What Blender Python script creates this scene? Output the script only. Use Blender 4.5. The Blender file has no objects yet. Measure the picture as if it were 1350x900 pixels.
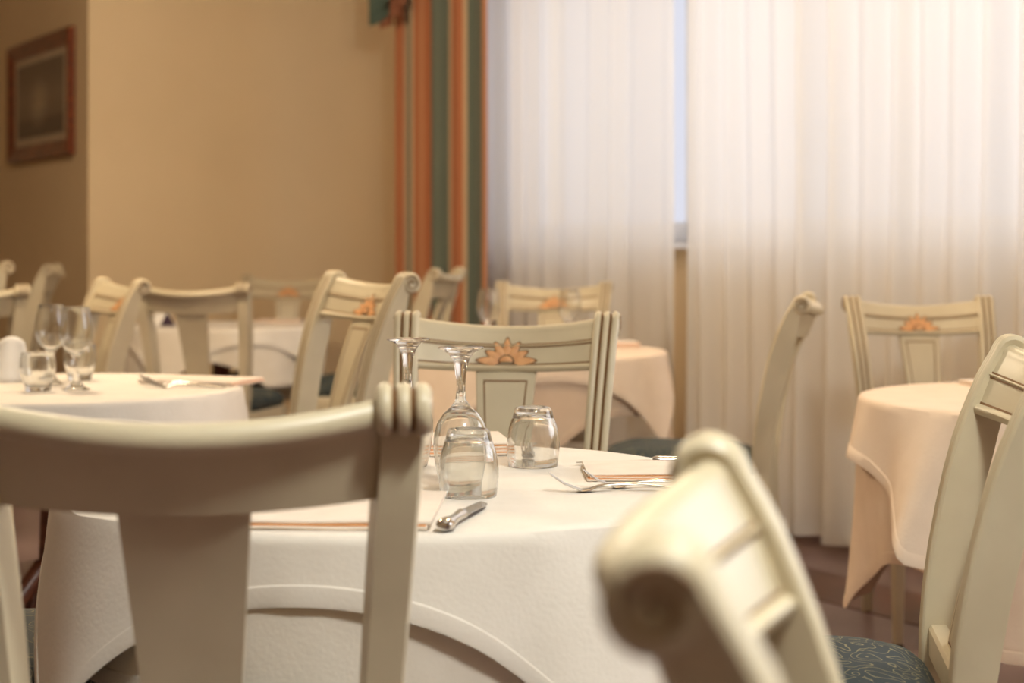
import bpy, math, random
from mathutils import Vector, Matrix

# ------------------------------------------------------------------ camera, world, lights, exposure
scene = bpy.context.scene
col = scene.collection
EYE = 1.075
cam_d = bpy.data.cameras.new('camera')
cam_d.sensor_width = 36.0
cam_d.lens = 36.0 * 2200 / 1350
cam_d.shift_y = -122.0 / 1350
cam_d.clip_start = 0.05
cam_d.dof.use_dof = True
cam_d.dof.focus_distance = 2.46
cam_d.dof.aperture_fstop = 3.9
cam = bpy.data.objects.new('camera', cam_d)
cam.location = (0, 0, EYE)
cam.rotation_euler = (math.radians(90), 0, 0)
col.objects.link(cam)
scene.camera = cam

vs = scene.view_settings
vs.view_transform = 'Standard'
vs.look = 'None'
vs.gamma = 1.0
vs.use_curve_mapping = False
vs.exposure = 0.0
scene.cycles.use_denoising = True
scene.cycles.max_bounces = 14
scene.cycles.diffuse_bounces = 6
scene.cycles.transmission_bounces = 12
scene.cycles.transparent_max_bounces = 16
scene.cycles.sample_clamp_indirect = 6.0
scene.cycles.caustics_reflective = False

world = bpy.data.worlds.new('overcast_sky')
scene.world = world
world.use_nodes = True
bg = world.node_tree.nodes['Background']
bg.inputs[0].default_value = (0.95, 0.95, 1.0, 1)
bg.inputs[1].default_value = 0.9

# room axes: A runs along the window wall from the far corner towards the camera, B along the far wall to the left
AX = Vector((0.53, -0.848, 0)).normalized()
BX = Vector((AX.y, -AX.x, 0))            # points into the room, away from the windows
CORNER = Vector((1.122, 5.95, 0)) - AX * 3.62 - BX * 0.24
YAW = math.atan2(AX.y, AX.x)


def room(a, b, z=0.0):
    return CORNER + AX * a + BX * b + Vector((0, 0, z))


DAY = (1.0, 0.985, 0.96)
WINDOWS = [(1.2, 4.95), (6.1, 8.5)]
SKY_POWER = [130.0, 80.0]
for i, (a0, a1) in enumerate(WINDOWS):
    ld = bpy.data.lights.new('daylight', 'AREA')      # open sky outside the window
    ld.shape = 'RECTANGLE'
    ld.size = a1 - a0 + (1.2, 0.0)[i]
    ld.size_y = (3.2, 1.6)[i]
    ld.color = DAY
    ld.energy = SKY_POWER[i]
    lo = bpy.data.objects.new('daylight', ld)
    lo.location = room((a0 + a1) / 2, (-1.45, -.42)[i], (2.95, 1.9)[i])
    d = (BX + Vector((0, 0, (-.45, -.12)[i]))).normalized()     # area lights shine along local -Z
    lo.rotation_euler = d.to_track_quat('-Z', 'Y').to_euler()
    col.objects.link(lo)

LAMPS = [   # x, y, watts, colour: ceiling lamps, all above the frame
    (0.55, 4.35, 36.0, (1.0, 0.74, 0.47)),
    (-1.45, 4.95, 116.0, (1.0, 0.80, 0.56)),
    (-3.6, 4.6, 16.0, (1.0, 0.68, 0.38)),
    (0.72, 0.60, 156.0, (0.975, 1.0, 0.965)),
]

# ------------------------------------------------------------------ materials


def new_mat(name):
    m = bpy.data.materials.new(name)
    m.use_nodes = True
    nt = m.node_tree
    b = nt.nodes['Principled BSDF']
    return m, nt, b


def simple(name, c, rough=0.5, metal=0.0, spec=None):
    m, nt, b = new_mat(name)
    b.inputs['Base Color'].default_value = (*c, 1)
    b.inputs['Roughness'].default_value = rough
    b.inputs['Metallic'].default_value = metal
    if spec is not None:
        b.inputs['Specular IOR Level'].default_value = spec
    return m


def noisy(name, c1, c2, scale=8.0, rough=0.5, bump=0.0, bump_scale=80.0, detail=3.0, stretch=None, lo=0.35, hi=0.65, coord='Object', bump_dist=0.002):
    m, nt, b = new_mat(name)
    tc = nt.nodes.new('ShaderNodeTexCoord')
    mp = nt.nodes.new('ShaderNodeMapping')
    nt.links.new(tc.outputs[coord], mp.inputs[0])
    if stretch:
        mp.inputs['Scale'].default_value = stretch
    n = nt.nodes.new('ShaderNodeTexNoise')
    n.inputs['Scale'].default_value = scale
    n.inputs['Detail'].default_value = detail
    nt.links.new(mp.outputs[0], n.inputs['Vector'])
    r = nt.nodes.new('ShaderNodeValToRGB')
    r.color_ramp.elements[0].position = lo
    r.color_ramp.elements[1].position = hi
    r.color_ramp.elements[0].color = (*c1, 1)
    r.color_ramp.elements[1].color = (*c2, 1)
    nt.links.new(n.outputs['Fac'], r.inputs[0])
    nt.links.new(r.outputs[0], b.inputs['Base Color'])
    b.inputs['Roughness'].default_value = rough
    if bump:
        n2 = nt.nodes.new('ShaderNodeTexNoise')
        n2.inputs['Scale'].default_value = bump_scale
        n2.inputs['Detail'].default_value = 4
        nt.links.new(mp.outputs[0], n2.inputs['Vector'])
        bp = nt.nodes.new('ShaderNodeBump')
        bp.inputs['Strength'].default_value = bump
        bp.inputs['Distance'].default_value = bump_dist
        nt.links.new(n2.outputs['Fac'], bp.inputs['Height'])
        nt.links.new(bp.outputs[0], b.inputs['Normal'])
    return m


M = {}
M['ivory'] = noisy('ivory_lacquer', (0.56, 0.48, 0.325), (0.61, 0.53, 0.365), 9, 0.38, 0.15, 30)
M['patina'] = simple('brown_patina', (0.22, 0.115, 0.045), 0.6)
M['petal'] = noisy('orange_petal', (0.62, 0.30, 0.12), (0.74, 0.40, 0.18), 60, 0.5)
M['foot_cap'] = simple('dark_foot', (0.03, 0.022, 0.018), 0.5)
M['cloth'] = noisy('cream_tablecloth', (0.80, 0.745, 0.66), (0.84, 0.785, 0.70), 14, 0.9, 0.25, 160, 2)  # same linen as the peach cloths, colour paled for strongly lit tables
M['undercloth'] = noisy('cream_undercloth', (0.78, 0.71, 0.61), (0.82, 0.755, 0.66), 14, 0.9, 0.25, 160, 2)  # under cloth in the same paled, strong-light colour
M['peach_cloth'] = noisy('peach_tablecloth', (0.81, 0.66, 0.51), (0.85, 0.70, 0.55), 14, 0.9, 0.25, 160, 2)  # same linen in its peach tone, the copy for dimly lit tables
M['peach_undercloth'] = noisy('peach_undercloth', (0.76, 0.59, 0.43), (0.80, 0.63, 0.47), 14, 0.9, 0.25, 160, 2)  # under cloth in the dim-light peach tone
M['napkin'] = noisy('peach_napkin', (0.82, 0.71, 0.60), (0.85, 0.75, 0.64), 30, 0.9, 0.3, 500, 2)
M['napkin_white'] = noisy('white_napkin', (0.83, 0.79, 0.72), (0.86, 0.82, 0.76), 30, 0.9, 0.3, 500, 2)
M['napkin_fold'] = simple('orange_napkin_fold', (0.72, 0.36, 0.16), 0.9)  # light bounced between napkin layers, put in as orange colour
M['steel'] = simple('polished_steel', (0.62, 0.59, 0.55), 0.16, 1.0)
M['plum'] = simple('plum_card', (0.035, 0.012, 0.03), 0.5)
M['wall'] = noisy('ochre_wall_paint', (0.74, 0.575, 0.35), (0.78, 0.61, 0.375), 1.6, 0.75, 0.12, 140)
M['ceiling'] = noisy('ceiling_paint', (0.74, 0.68, 0.56), (0.77, 0.71, 0.60), 2, 0.85, 0.05, 120)
M['winframe'] = noisy('white_window_frame', (0.72, 0.73, 0.76), (0.78, 0.79, 0.82), 4, 0.45)
M['baseboard'] = noisy('dark_red_baseboard', (0.060, 0.018, 0.012), (0.10, 0.03, 0.02), 8, 0.35, stretch=(1, 1, 6))
M['floor'] = noisy('mauve_marble_floor', (0.17, 0.115, 0.12), (0.27, 0.19, 0.19), 3.2, 0.32, detail=8, lo=0.3, hi=0.7)
M['floor_band'] = noisy('oxblood_marble_band', (0.075, 0.022, 0.015), (0.12, 0.04, 0.028), 5, 0.3, detail=7)
M['red_wood'] = noisy('red_brown_wood', (0.12, 0.035, 0.016), (0.21, 0.07, 0.03), 6, 0.35, stretch=(1, 1, 8))
M['frame_wood'] = noisy('mahogany_frame', (0.10, 0.022, 0.008), (0.24, 0.06, 0.018), 7, 0.28, stretch=(1, 1, 5), detail=5)
M['mat_board'] = noisy('mat_board', (0.50, 0.40, 0.28), (0.56, 0.45, 0.33), 6, 0.8)
M['teal_lining'] = noisy('teal_valance', (0.10, 0.15, 0.12), (0.13, 0.19, 0.15), 30, 0.8)
M['rust_lining'] = noisy('rust_lining', (0.33, 0.13, 0.07), (0.40, 0.17, 0.09), 30, 0.8)
M['brass'] = simple('aged_brass', (0.45, 0.30, 0.12), 0.35, 1.0)


def glass_mat():
    m = bpy.data.materials.new('clear_glass')
    m.use_nodes = True
    nt = m.node_tree
    nt.nodes.remove(nt.nodes['Principled BSDF'])
    out = nt.nodes['Material Output']
    g = nt.nodes.new('ShaderNodeBsdfGlass')
    g.inputs['IOR'].default_value = 1.47
    g.inputs['Roughness'].default_value = 0.0
    g.inputs['Color'].default_value = (0.985, 0.99, 0.985, 1)
    t = nt.nodes.new('ShaderNodeBsdfTransparent')
    mx = nt.nodes.new('ShaderNodeMixShader')
    mx.inputs[0].default_value = 0.93
    nt.links.new(t.outputs[0], mx.inputs[1])
    nt.links.new(g.outputs[0], mx.inputs[2])
    nt.links.new(mx.outputs[0], out.inputs[0])
    return m


def pane_mat():
    m = bpy.data.materials.new('window_pane')
    m.use_nodes = True
    nt = m.node_tree
    nt.nodes.remove(nt.nodes['Principled BSDF'])
    out = nt.nodes['Material Output']
    g = nt.nodes.new('ShaderNodeBsdfGlossy')
    g.inputs['Roughness'].default_value = 0.03
    t = nt.nodes.new('ShaderNodeBsdfTransparent')
    t.inputs[0].default_value = (0.95, 0.96, 1.0, 1)
    mx = nt.nodes.new('ShaderNodeMixShader')
    mx.inputs[0].default_value = 0.06
    nt.links.new(t.outputs[0], mx.inputs[1])
    nt.links.new(g.outputs[0], mx.inputs[2])
    nt.links.new(mx.outputs[0], out.inputs[0])
    return m


def sheer_mat():
    m = bpy.data.materials.new('white_sheer_voile')
    m.use_nodes = True
    nt = m.node_tree
    nt.nodes.remove(nt.nodes['Principled BSDF'])
    out = nt.nodes['Material Output']
    d = nt.nodes.new('ShaderNodeBsdfDiffuse')
    d.inputs[0].default_value = (0.86, 0.84, 0.80, 1)
    tl = nt.nodes.new('ShaderNodeBsdfTranslucent')
    tl.inputs[0].default_value = (0.88, 0.87, 0.85, 1)
    t = nt.nodes.new('ShaderNodeBsdfTransparent')
    m1 = nt.nodes.new('ShaderNodeMixShader')
    m1.inputs[0].default_value = 0.4
    nt.links.new(d.outputs[0], m1.inputs[1])
    nt.links.new(tl.outputs[0], m1.inputs[2])
    m2 = nt.nodes.new('ShaderNodeMixShader')
    m2.inputs[0].default_value = 0.12
    nt.links.new(m1.outputs[0], m2.inputs[1])
    nt.links.new(t.outputs[0], m2.inputs[2])
    nt.links.new(m2.outputs[0], out.inputs[0])
    return m


def damask_mat():
    """dark blue-green upholstery with fine golden scrolls"""
    m, nt, b = new_mat('blue_damask')
    tc = nt.nodes.new('ShaderNodeTexCoord')
    nz = nt.nodes.new('ShaderNodeTexNoise')
    nz.inputs['Scale'].default_value = 16
    nz.inputs['Detail'].default_value = 1.0
    nt.links.new(tc.outputs['Object'], nz.inputs['Vector'])
    mix = nt.nodes.new('ShaderNodeMixRGB')
    mix.inputs[0].default_value = 0.10
    nt.links.new(tc.outputs['Object'], mix.inputs[1])
    nt.links.new(nz.outputs['Color'], mix.inputs[2])
    vo = nt.nodes.new('ShaderNodeTexVoronoi')
    vo.feature = 'F1'
    vo.inputs['Scale'].default_value = 24
    nt.links.new(mix.outputs[0], vo.inputs['Vector'])
    mul = nt.nodes.new('ShaderNodeMath')
    mul.operation = 'MULTIPLY'
    mul.inputs[1].default_value = 22
    nt.links.new(vo.outputs['Distance'], mul.inputs[0])
    sn = nt.nodes.new('ShaderNodeMath')
    sn.operation = 'SINE'
    nt.links.new(mul.outputs[0], sn.inputs[0])
    r = nt.nodes.new('ShaderNodeValToRGB')
    r.color_ramp.elements[0].position = 0.84
    r.color_ramp.elements[0].color = (0.012, 0.026, 0.034, 1)
    r.color_ramp.elements[1].position = 0.97
    r.color_ramp.elements[1].color = (0.20, 0.18, 0.10, 1)
    nt.links.new(sn.outputs[0], r.inputs[0])
    nt.links.new(r.outputs[0], b.inputs['Base Color'])
    b.inputs['Roughness'].default_value = 0.75
    return m


def stripe_mat():
    """striped drape: stripes follow the cloth width stored in the UV map"""
    m, nt, b = new_mat('striped_drape')
    uv = nt.nodes.new('ShaderNodeUVMap')
    uv.uv_map = 'UVMap'
    sp = nt.nodes.new('ShaderNodeSeparateXYZ')
    nt.links.new(uv.outputs[0], sp.inputs[0])
    fr = nt.nodes.new('ShaderNodeMath')
    fr.operation = 'FRACT'
    nt.links.new(sp.outputs[0], fr.inputs[0])
    r = nt.nodes.new('ShaderNodeValToRGB')
    cr = r.color_ramp
    cr.interpolation = 'CONSTANT'
    stops = [(0.0, (0.46, 0.16, 0.065)), (0.30, (0.54, 0.24, 0.11)), (0.40, (0.46, 0.16, 0.065)), (0.50, (0.56, 0.40, 0.24)),
             (0.56, (0.12, 0.145, 0.11)), (0.72, (0.15, 0.175, 0.13)), (0.78, (0.12, 0.145, 0.11)), (0.94, (0.56, 0.40, 0.24))]
    cr.elements[0].position, cr.elements[0].color = stops[0][0], (*stops[0][1], 1)
    cr.elements[1].position, cr.elements[1].color = stops[1][0], (*stops[1][1], 1)
    for p, c in stops[2:]:
        e = cr.elements.new(p)
        e.color = (*c, 1)
    nt.links.new(fr.outputs[0], r.inputs[0])
    nt.links.new(r.outputs[0], b.inputs['Base Color'])
    b.inputs['Roughness'].default_value = 0.8
    b.inputs['Sheen Weight'].default_value = 0.2
    return m


def print_mat():
    """sepia engraving: dim sky, a pale tall shape over a dark sea"""
    m, nt, b = new_mat('sepia_engraving')
    tc = nt.nodes.new('ShaderNodeTexCoord')
    sp = nt.nodes.new('ShaderNodeSeparateXYZ')
    nt.links.new(tc.outputs['Generated'], sp.inputs[0])
    r = nt.nodes.new('ShaderNodeValToRGB')
    cr = r.color_ramp
    cr.elements[0].position, cr.elements[0].color = 0.0, (0.07, 0.045, 0.03, 1)
    cr.elements[1].position, cr.elements[1].color = 1.0, (0.10, 0.07, 0.045, 1)
    for p, c in [(0.22, (0.08, 0.05, 0.035)), (0.27, (0.16, 0.115, 0.075)), (0.55, (0.20, 0.145, 0.095)), (0.8, (0.13, 0.09, 0.06))]:
        e = cr.elements.new(p)
        e.color = (*c, 1)
    nt.links.new(sp.outputs[2], r.inputs[0])
    gr = nt.nodes.new('ShaderNodeTexGradient')
    gr.gradient_type = 'SPHERICAL'
    mp = nt.nodes.new('ShaderNodeMapping')
    mp.inputs['Location'].default_value = (-0.48 * 4.2, 0, -0.46 * 2.6)
    mp.inputs['Scale'].default_value = (4.2, 0.01, 2.6)
    nt.links.new(tc.outputs['Generated'], mp.inputs[0])
    nt.links.new(mp.outputs[0], gr.inputs[0])
    nz = nt.nodes.new('ShaderNodeTexNoise')
    nz.inputs['Scale'].default_value = 9
    nz.inputs['Detail'].default_value = 6
    nt.links.new(tc.outputs['Generated'], nz.inputs['Vector'])
    mu = nt.nodes.new('ShaderNodeMath')
    mu.operation = 'MULTIPLY'
    nt.links.new(gr.outputs['Fac'], mu.inputs[0])
    nt.links.new(nz.outputs['Fac'], mu.inputs[1])
    mx = nt.nodes.new('ShaderNodeMixRGB')
    nt.links.new(mu.outputs[0], mx.inputs[0])
    nt.links.new(r.outputs[0], mx.inputs[1])
    mx.inputs[2].default_value = (0.62, 0.50, 0.34, 1)
    nt.links.new(mx.outputs[0], b.inputs['Base Color'])
    b.inputs['Roughness'].default_value = 0.35
    return m


M['glass'] = glass_mat()
M['pane'] = pane_mat()
M['sheer'] = sheer_mat()
M['damask'] = damask_mat()
M['stripe'] = stripe_mat()
M['print'] = print_mat()
lampm = bpy.data.materials.new('opal_lamp')
lampm.use_nodes = True
_b = lampm.node_tree.nodes['Principled BSDF']
_b.inputs['Base Color'].default_value = (0.9, 0.85, 0.75, 1)
_b.inputs['Emission Color'].default_value = (1.0, 0.62, 0.32, 1)
_b.inputs['Emission Strength'].default_value = 4.0
M['lamp'] = lampm

# ------------------------------------------------------------------ helpers


class MB:
    """collects vertices and faces of ONE mesh"""

    def __init__(self):
        self.v, self.f, self.mi, self.uv = [], [], [], None

    def add(self, verts, faces, mi=0):
        o = len(self.v)
        self.v += [tuple(p) for p in verts]
        self.f += [tuple(i + o for i in f) for f in faces]
        self.mi += [mi] * len(faces)

    def box(self, c, s, mi=0, mat=None):
        x, y, z = c
        a, b, d = s[0] / 2, s[1] / 2, s[2] / 2
        vs = [Vector((x + i * a, y + j * b, z + k * d)) for i in (-1, 1) for j in (-1, 1) for k in (-1, 1)]
        if mat is not None:
            vs = [mat @ p for p in vs]
        self.add(vs, [(0, 1, 3, 2), (4, 6, 7, 5), (0, 4, 5, 1), (2, 3, 7, 6), (0, 2, 6, 4), (1, 5, 7, 3)], mi)

    def loft(self, rings, caps=True, mi=0, closed_path=False, mifun=None):
        n = len(rings[0])
        vs = [p for r in rings for p in r]
        fs, ms = [], []
        m = len(rings)
        for i in range(m if closed_path else m - 1):
            j2 = (i + 1) % m
            for k in range(n):
                l = (k + 1) % n
                fs.append((i * n + k, i * n + l, j2 * n + l, j2 * n + k))
                ms.append(mifun(i, k) if mifun else mi)
        if caps and not closed_path:
            fs.append(tuple(range(n - 1, -1, -1)))
            ms.append(mi)
            fs.append(tuple((m - 1) * n + k for k in range(n)))
            ms.append(mi)
        o = len(self.v)
        self.v += [tuple(p) for p in vs]
        self.f += [tuple(q + o for q in f) for f in fs]
        self.mi += ms

    def grid(self, rows, mi=0, wrap=False):
        n = len(rows[0])
        vs = [p for r in rows for p in r]
        fs = []
        for i in range(len(rows) - 1):
            for k in range(n if wrap else n - 1):
                l = (k + 1) % n
                fs.append((i * n + k, i * n + l, (i + 1) * n + l, (i + 1) * n + k))
        self.add(vs, fs, mi)

    def tube(self, pts, r, n=8, mi=0):
        pts = [Vector(p) for p in pts]
        rings = []
        for i, p in enumerate(pts):
            t = (pts[min(i + 1, len(pts) - 1)] - pts[max(i - 1, 0)]).normalized()
            up = Vector((0, 0, 1)) if abs(t.z) < 0.9 else Vector((1, 0, 0))
            s = t.cross(up).normalized()
            u = s.cross(t).normalized()
            rr = r[i] if isinstance(r, (list, tuple)) else r
            rings.append([p + (s * math.cos(2 * math.pi * k / n) + u * math.sin(2 * math.pi * k / n)) * rr for k in range(n)])
        self.loft(rings, True, mi)

    def lathe(self, prof, n=32, mi=0, closed=True):
        """prof: (r, z) list; closed profile loop -> solid of revolution"""
        rows = []
        for k in range(n):
            a = 2 * math.pi * k / n
            rows.append([(r * math.cos(a), r * math.sin(a), z) for r, z in prof])
        m = len(prof)
        vs = [p for r in rows for p in r]
        fs = []
        for k in range(n):
            k2 = (k + 1) % n
            for j in range(m if closed else m - 1):
                j2 = (j + 1) % m
                fs.append((k * m + j, k2 * m + j, k2 * m + j2, k * m + j2))
        self.add(vs, fs, mi)

    def mesh(self, name, mats, smooth=True, weld=True):
        me = bpy.data.meshes.new(name)
        me.from_pydata(self.v, [], self.f)
        for m in (mats if isinstance(mats, (list, tuple)) else [mats]):
            me.materials.append(m)
        for i, p in enumerate(me.polygons):
            p.material_index = self.mi[i]
            p.use_smooth = smooth
        import bmesh
        bm = bmesh.new()
        bm.from_mesh(me)
        if weld:
            bmesh.ops.remove_doubles(bm, verts=bm.verts, dist=1e-6)
            bmesh.ops.dissolve_degenerate(bm, edges=bm.edges, dist=1e-7)
        bmesh.ops.recalc_face_normals(bm, faces=bm.faces)
        bm.to_mesh(me)
        bm.free()
        if smooth:
            me.set_sharp_from_angle(angle=math.radians(40))
        me.update()
        return me

    def build(self, name, mats, parent=None, smooth=True, weld=True):
        o = bpy.data.objects.new(name, self.mesh(name, mats, smooth, weld))
        col.objects.link(o)
        if parent:
            o.parent = parent
        return o


def empty(name, loc=(0, 0, 0), rz=0.0, sc=1.0):
    o = bpy.data.objects.new(name, None)
    o.empty_display_size = 0.1
    col.objects.link(o)
    o.location = loc
    o.rotation_euler = (0, 0, rz)
    o.scale = (sc, sc, sc)
    return o


def tag(o, label=None, cat=None, group=None, kind=None):
    if label:
        o['label'] = label
    if cat:
        o['category'] = cat
    if group:
        o['group'] = group
    if kind:
        o['kind'] = kind
    return o


def copy_tree(o, parent=None):
    c = o.copy()
    col.objects.link(c)
    c.parent = parent
    for ch in o.children:
        copy_tree(ch, c)
    return c


def bevel(o, w, seg=2):
    md = o.modifiers.new('soft_edges', 'BEVEL')
    md.width = w
    md.segments = seg
    md.limit_method = 'ANGLE'
    return o


def lerp(a, b, t):
    return a + (b - a) * t


def interp(tab, x):
    if x <= tab[0][0]:
        return tab[0][1]
    for (x0, y0), (x1, y1) in zip(tab, tab[1:]):
        if x <= x1:
            return lerp(y0, y1, (x - x0) / (x1 - x0))
    return tab[-1][1]


def sinterp(tab, x):
    """smooth (Catmull-Rom) interpolation"""
    n = len(tab)
    if x <= tab[0][0]:
        return tab[0][1]
    if x >= tab[-1][0]:
        return tab[-1][1]
    for i in range(n - 1):
        if x <= tab[i + 1][0]:
            x0, y0 = tab[i]
            x1, y1 = tab[i + 1]
            m0 = (y1 - tab[i - 1][1]) / (x1 - tab[i - 1][0]) if i > 0 else (y1 - y0) / (x1 - x0)
            m1 = (tab[i + 2][1] - y0) / (tab[i + 2][0] - x0) if i + 2 < n else (y1 - y0) / (x1 - x0)
            h = x1 - x0
            t = (x - x0) / h
            return (2 * t**3 - 3 * t**2 + 1) * y0 + (t**3 - 2 * t**2 + t) * h * m0 + (-2 * t**3 + 3 * t**2) * y1 + (t**3 - t**2) * h * m1


# ------------------------------------------------------------------ the room
WALL_H = 2.85
ROOM_A, ROOM_B = 15.0, 10.5        # extent along the windows / away from them
BLOCK_B = 1.76                    # the far wall ends here in an outside corner
BACK_A = -3.0
TH = 0.2


def slab(name, p0, p1, z0, z1, thick, mat, outward, parent=None):
    """vertical slab from p0 to p1 (floor points), thickness away from the room"""
    b = MB()
    o = outward * thick
    vs = []
    for z in (z0, z1):
        for p in (p0, p1, p1 + o, p0 + o):
            vs.append((p.x, p.y, z))
    b.add(vs, [(0, 1, 2, 3), (4, 5, 6, 7), (0, 1, 5, 4), (1, 2, 6, 5), (2, 3, 7, 6), (3, 0, 4, 7)])
    return b.build(name, mat, parent, smooth=False)


b = MB()
fc = [room(BACK_A - .2, -.3), room(ROOM_A + .2, -.3), room(ROOM_A + .2, ROOM_B + .2), room(BACK_A - .2, ROOM_B + .2)]
b.add([(p.x, p.y, 0) for p in fc] + [(p.x, p.y, -.1) for p in fc], [(0, 1, 2, 3), (4, 5, 6, 7), (0, 1, 5, 4), (1, 2, 6, 5), (2, 3, 7, 6), (3, 0, 4, 7)])
tag(b.build('floor', M['floor'], smooth=False), 'mauve marble floor with a darker band along the windows', kind='structure')
b = MB()
fc = [room(0, .52), room(ROOM_A, .52), room(ROOM_A, .84), room(0, .84)]
b.add([(p.x, p.y, .003) for p in fc] + [(p.x, p.y, -.01) for p in fc], [(0, 1, 2, 3), (4, 5, 6, 7), (0, 1, 5, 4), (1, 2, 6, 5), (2, 3, 7, 6), (3, 0, 4, 7)])
tag(b.build('trim_1', M['floor_band'], smooth=False), 'dark red marble band inlaid in the floor', kind='structure')
b = MB()
fc = [room(BACK_A - .2, -.3), room(ROOM_A + .2, -.3), room(ROOM_A + .2, ROOM_B + .2), room(BACK_A - .2, ROOM_B + .2)]
b.add([(p.x, p.y, WALL_H) for p in fc] + [(p.x, p.y, WALL_H + .1) for p in fc], [(0, 1, 2, 3), (4, 5, 6, 7), (0, 1, 5, 4), (1, 2, 6, 5), (2, 3, 7, 6), (3, 0, 4, 7)])
tag(b.build('ceiling', M['ceiling'], smooth=False), 'plain cream ceiling above the tables', kind='structure')

# window wall with openings
SILL, HEAD = 1.10, 2.60
wb = MB()


def wall_piece(a0, a1, z0, z1):
    p = [room(a0, 0), room(a1, 0), room(a1, -.26), room(a0, -.26)]
    wb.add([(q.x, q.y, z) for z in (z0, z1) for q in p], [(0, 1, 2, 3), (4, 5, 6, 7), (0, 1, 5, 4), (1, 2, 6, 5), (2, 3, 7, 6), (3, 0, 4, 7)])


prev = 0.0
for a0, a1 in WINDOWS:
    wall_piece(prev, a0, 0, WALL_H)
    wall_piece(a0, a1, 0, SILL)
    wall_piece(a0, a1, HEAD, WALL_H)
    prev = a1
wall_piece(prev, ROOM_A, 0, WALL_H)
tag(wb.build('wall_right', M['wall'], smooth=False), 'ochre painted window wall behind the sheers', kind='structure')

block = MB()
pts = [room(0, -.26), room(0, BLOCK_B), room(BACK_A, BLOCK_B), room(BACK_A, -.26)]
block.add([(p.x, p.y, z) for z in (0, WALL_H) for p in pts], [(0, 1, 2, 3), (4, 5, 6, 7), (0, 1, 5, 4), (1, 2, 6, 5), (2, 3, 7, 6), (3, 0, 4, 7)])
tag(block.build('wall_back', M['wall'], smooth=False), 'ochre painted far wall ending in an outside corner', kind='structure')
tag(slab('wall_left', room(BACK_A, ROOM_B), room(ROOM_A, ROOM_B), 0, WALL_H, TH, M['wall'], BX), 'ochre wall on the far side from the windows', kind='structure')
tag(slab('wall_far', room(BACK_A, BLOCK_B), room(BACK_A, ROOM_B), 0, WALL_H, TH, M['wall'], -AX), 'ochre end wall of the alcove', kind='structure')
tag(slab('wall_front', room(ROOM_A, -.26), room(ROOM_A, ROOM_B), 0, WALL_H, TH, M['wall'], AX), 'ochre wall behind the camera', kind='structure')
tag(slab('baseboard_right', room(0.02, 0.0), room(ROOM_A, 0.0), 0, .10, .018, M['baseboard'], BX), 'dark red baseboard under the sheers', kind='structure')
tag(slab('baseboard_back', room(0.0, 0.02), room(0.0, BLOCK_B + .018), 0, .10, .018, M['baseboard'], AX), 'dark red baseboard of the far wall', kind='structure')

# windows: frame, mullions, panes, sill
for i, (a0, a1) in enumerate(WINDOWS):
    w = empty('window_%d' % (i + 1), room((a0 + a1) / 2, -.10, SILL), YAW)
    tag(w, ('white framed window behind the sheer curtains', 'white framed window further along the right wall')[i], kind='structure')
    W = a1 - a0
    H = HEAD - SILL
    b = MB()
    b.box((0, 0, .045), (W, .06, .09))
    b.box((0, 0, H - .035), (W, .06, .07))
    b.box((-W / 2 + .035, 0, H / 2), (.07, .06, H))
    b.box((W / 2 - .035, 0, H / 2), (.07, .06, H))
    b.build('window_frame', M['winframe'], w, smooth=False)
    nm = 3
    for k in range(1, nm):
        b = MB()
        b.box((-W / 2 + W * k / nm, 0, H / 2), (.08, .06, H))
        b.build('mullion', M['winframe'], w, smooth=False)
    for k in range(nm):
        b = MB()
        b.box((-W / 2 + W * (k + .5) / nm, 0, H / 2), (W / nm, .008, H))
        b.build('pane', M['pane'], w, smooth=False)
    b = MB()
    b.box((0, -.09, -.012), (W + .08, .22, .024))   # local -y is towards the room
    b.build('window_sill', M['winframe'], w, smooth=False)

# ------------------------------------------------------------------ sheers and drapes
CURTAIN_A0 = 3.62     # a of the reference point; t (towards the corner) = CURTAIN_A0 - a


def tcur(t):
    return CURTAIN_A0 - t


rng = random.Random(4)


def sheer(name, ts, te, label, seed, z0=.035, z1=2.62, boff=.24):
    r = random.Random(seed)
    n = int(abs(te - ts) * 150)
    waves = [(r.uniform(5, 9) * 2 * math.pi / 1.0, r.uniform(0, 6.3), r.uniform(.4, 1)) for _ in range(3)]
    slow = [(r.uniform(1.2, 2.6) * 2 * math.pi, r.uniform(0, 6.3)) for _ in range(2)]
    rows = []
    zs = [z0, z0 + .3, .9, 1.4, 1.9, 2.3, z1]
    for zi, z in enumerate(zs):
        row = []
        flare = 1.0 + .25 * (1 - z / z1)
        for k in range(n + 1):
            t = lerp(ts, te, k / n)
            ph = t + .012 * math.sin(3.1 * t + z * 1.3)
            env = .5 + .5 * (math.sin(ph * slow[0][0] + slow[0][1]) * .6 + math.sin(ph * slow[1][0] + slow[1][1]) * .4)
            off = sum(am * math.sin(ph * w_ + p + .25 * math.sin(z * 1.7 + w_)) for w_, p, am in waves) * .016 * (.45 + env) * flare
            p = room(tcur(t), boff + off, z + (.008 * math.sin(t * 17) if zi == 0 else 0))
            row.append(p)
        rows.append(row)
    b = MB()
    b.grid(rows)
    o = b.build(name, M['sheer'], None, True)
    hem = MB()
    hr = []
    for kz in (0, 1):
        hr.append([Vector((p.x, p.y, p.z + .05 * kz)) + BX * .003 for p in rows[0]])
    # follow the cloth, slightly in front, as the stitched double hem
    hem.grid(hr)
    h = hem.build('hem', M['sheer'], o)
    tag(o, label, 'curtain', 'white sheer curtains over the window')
    return o


sheer('sheer_curtain', .885, 2.42, 'white sheer curtain panel hanging next to the striped drape', 3)
sheer('sheer_curtain', -1.45, .80, 'wide white sheer curtain panel behind the empty chairs, right of the narrow gap', 11)

# striped drape
b = MB()
rows, uvs = [], []
ND = 150
ts, te = 2.05, 2.93


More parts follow.
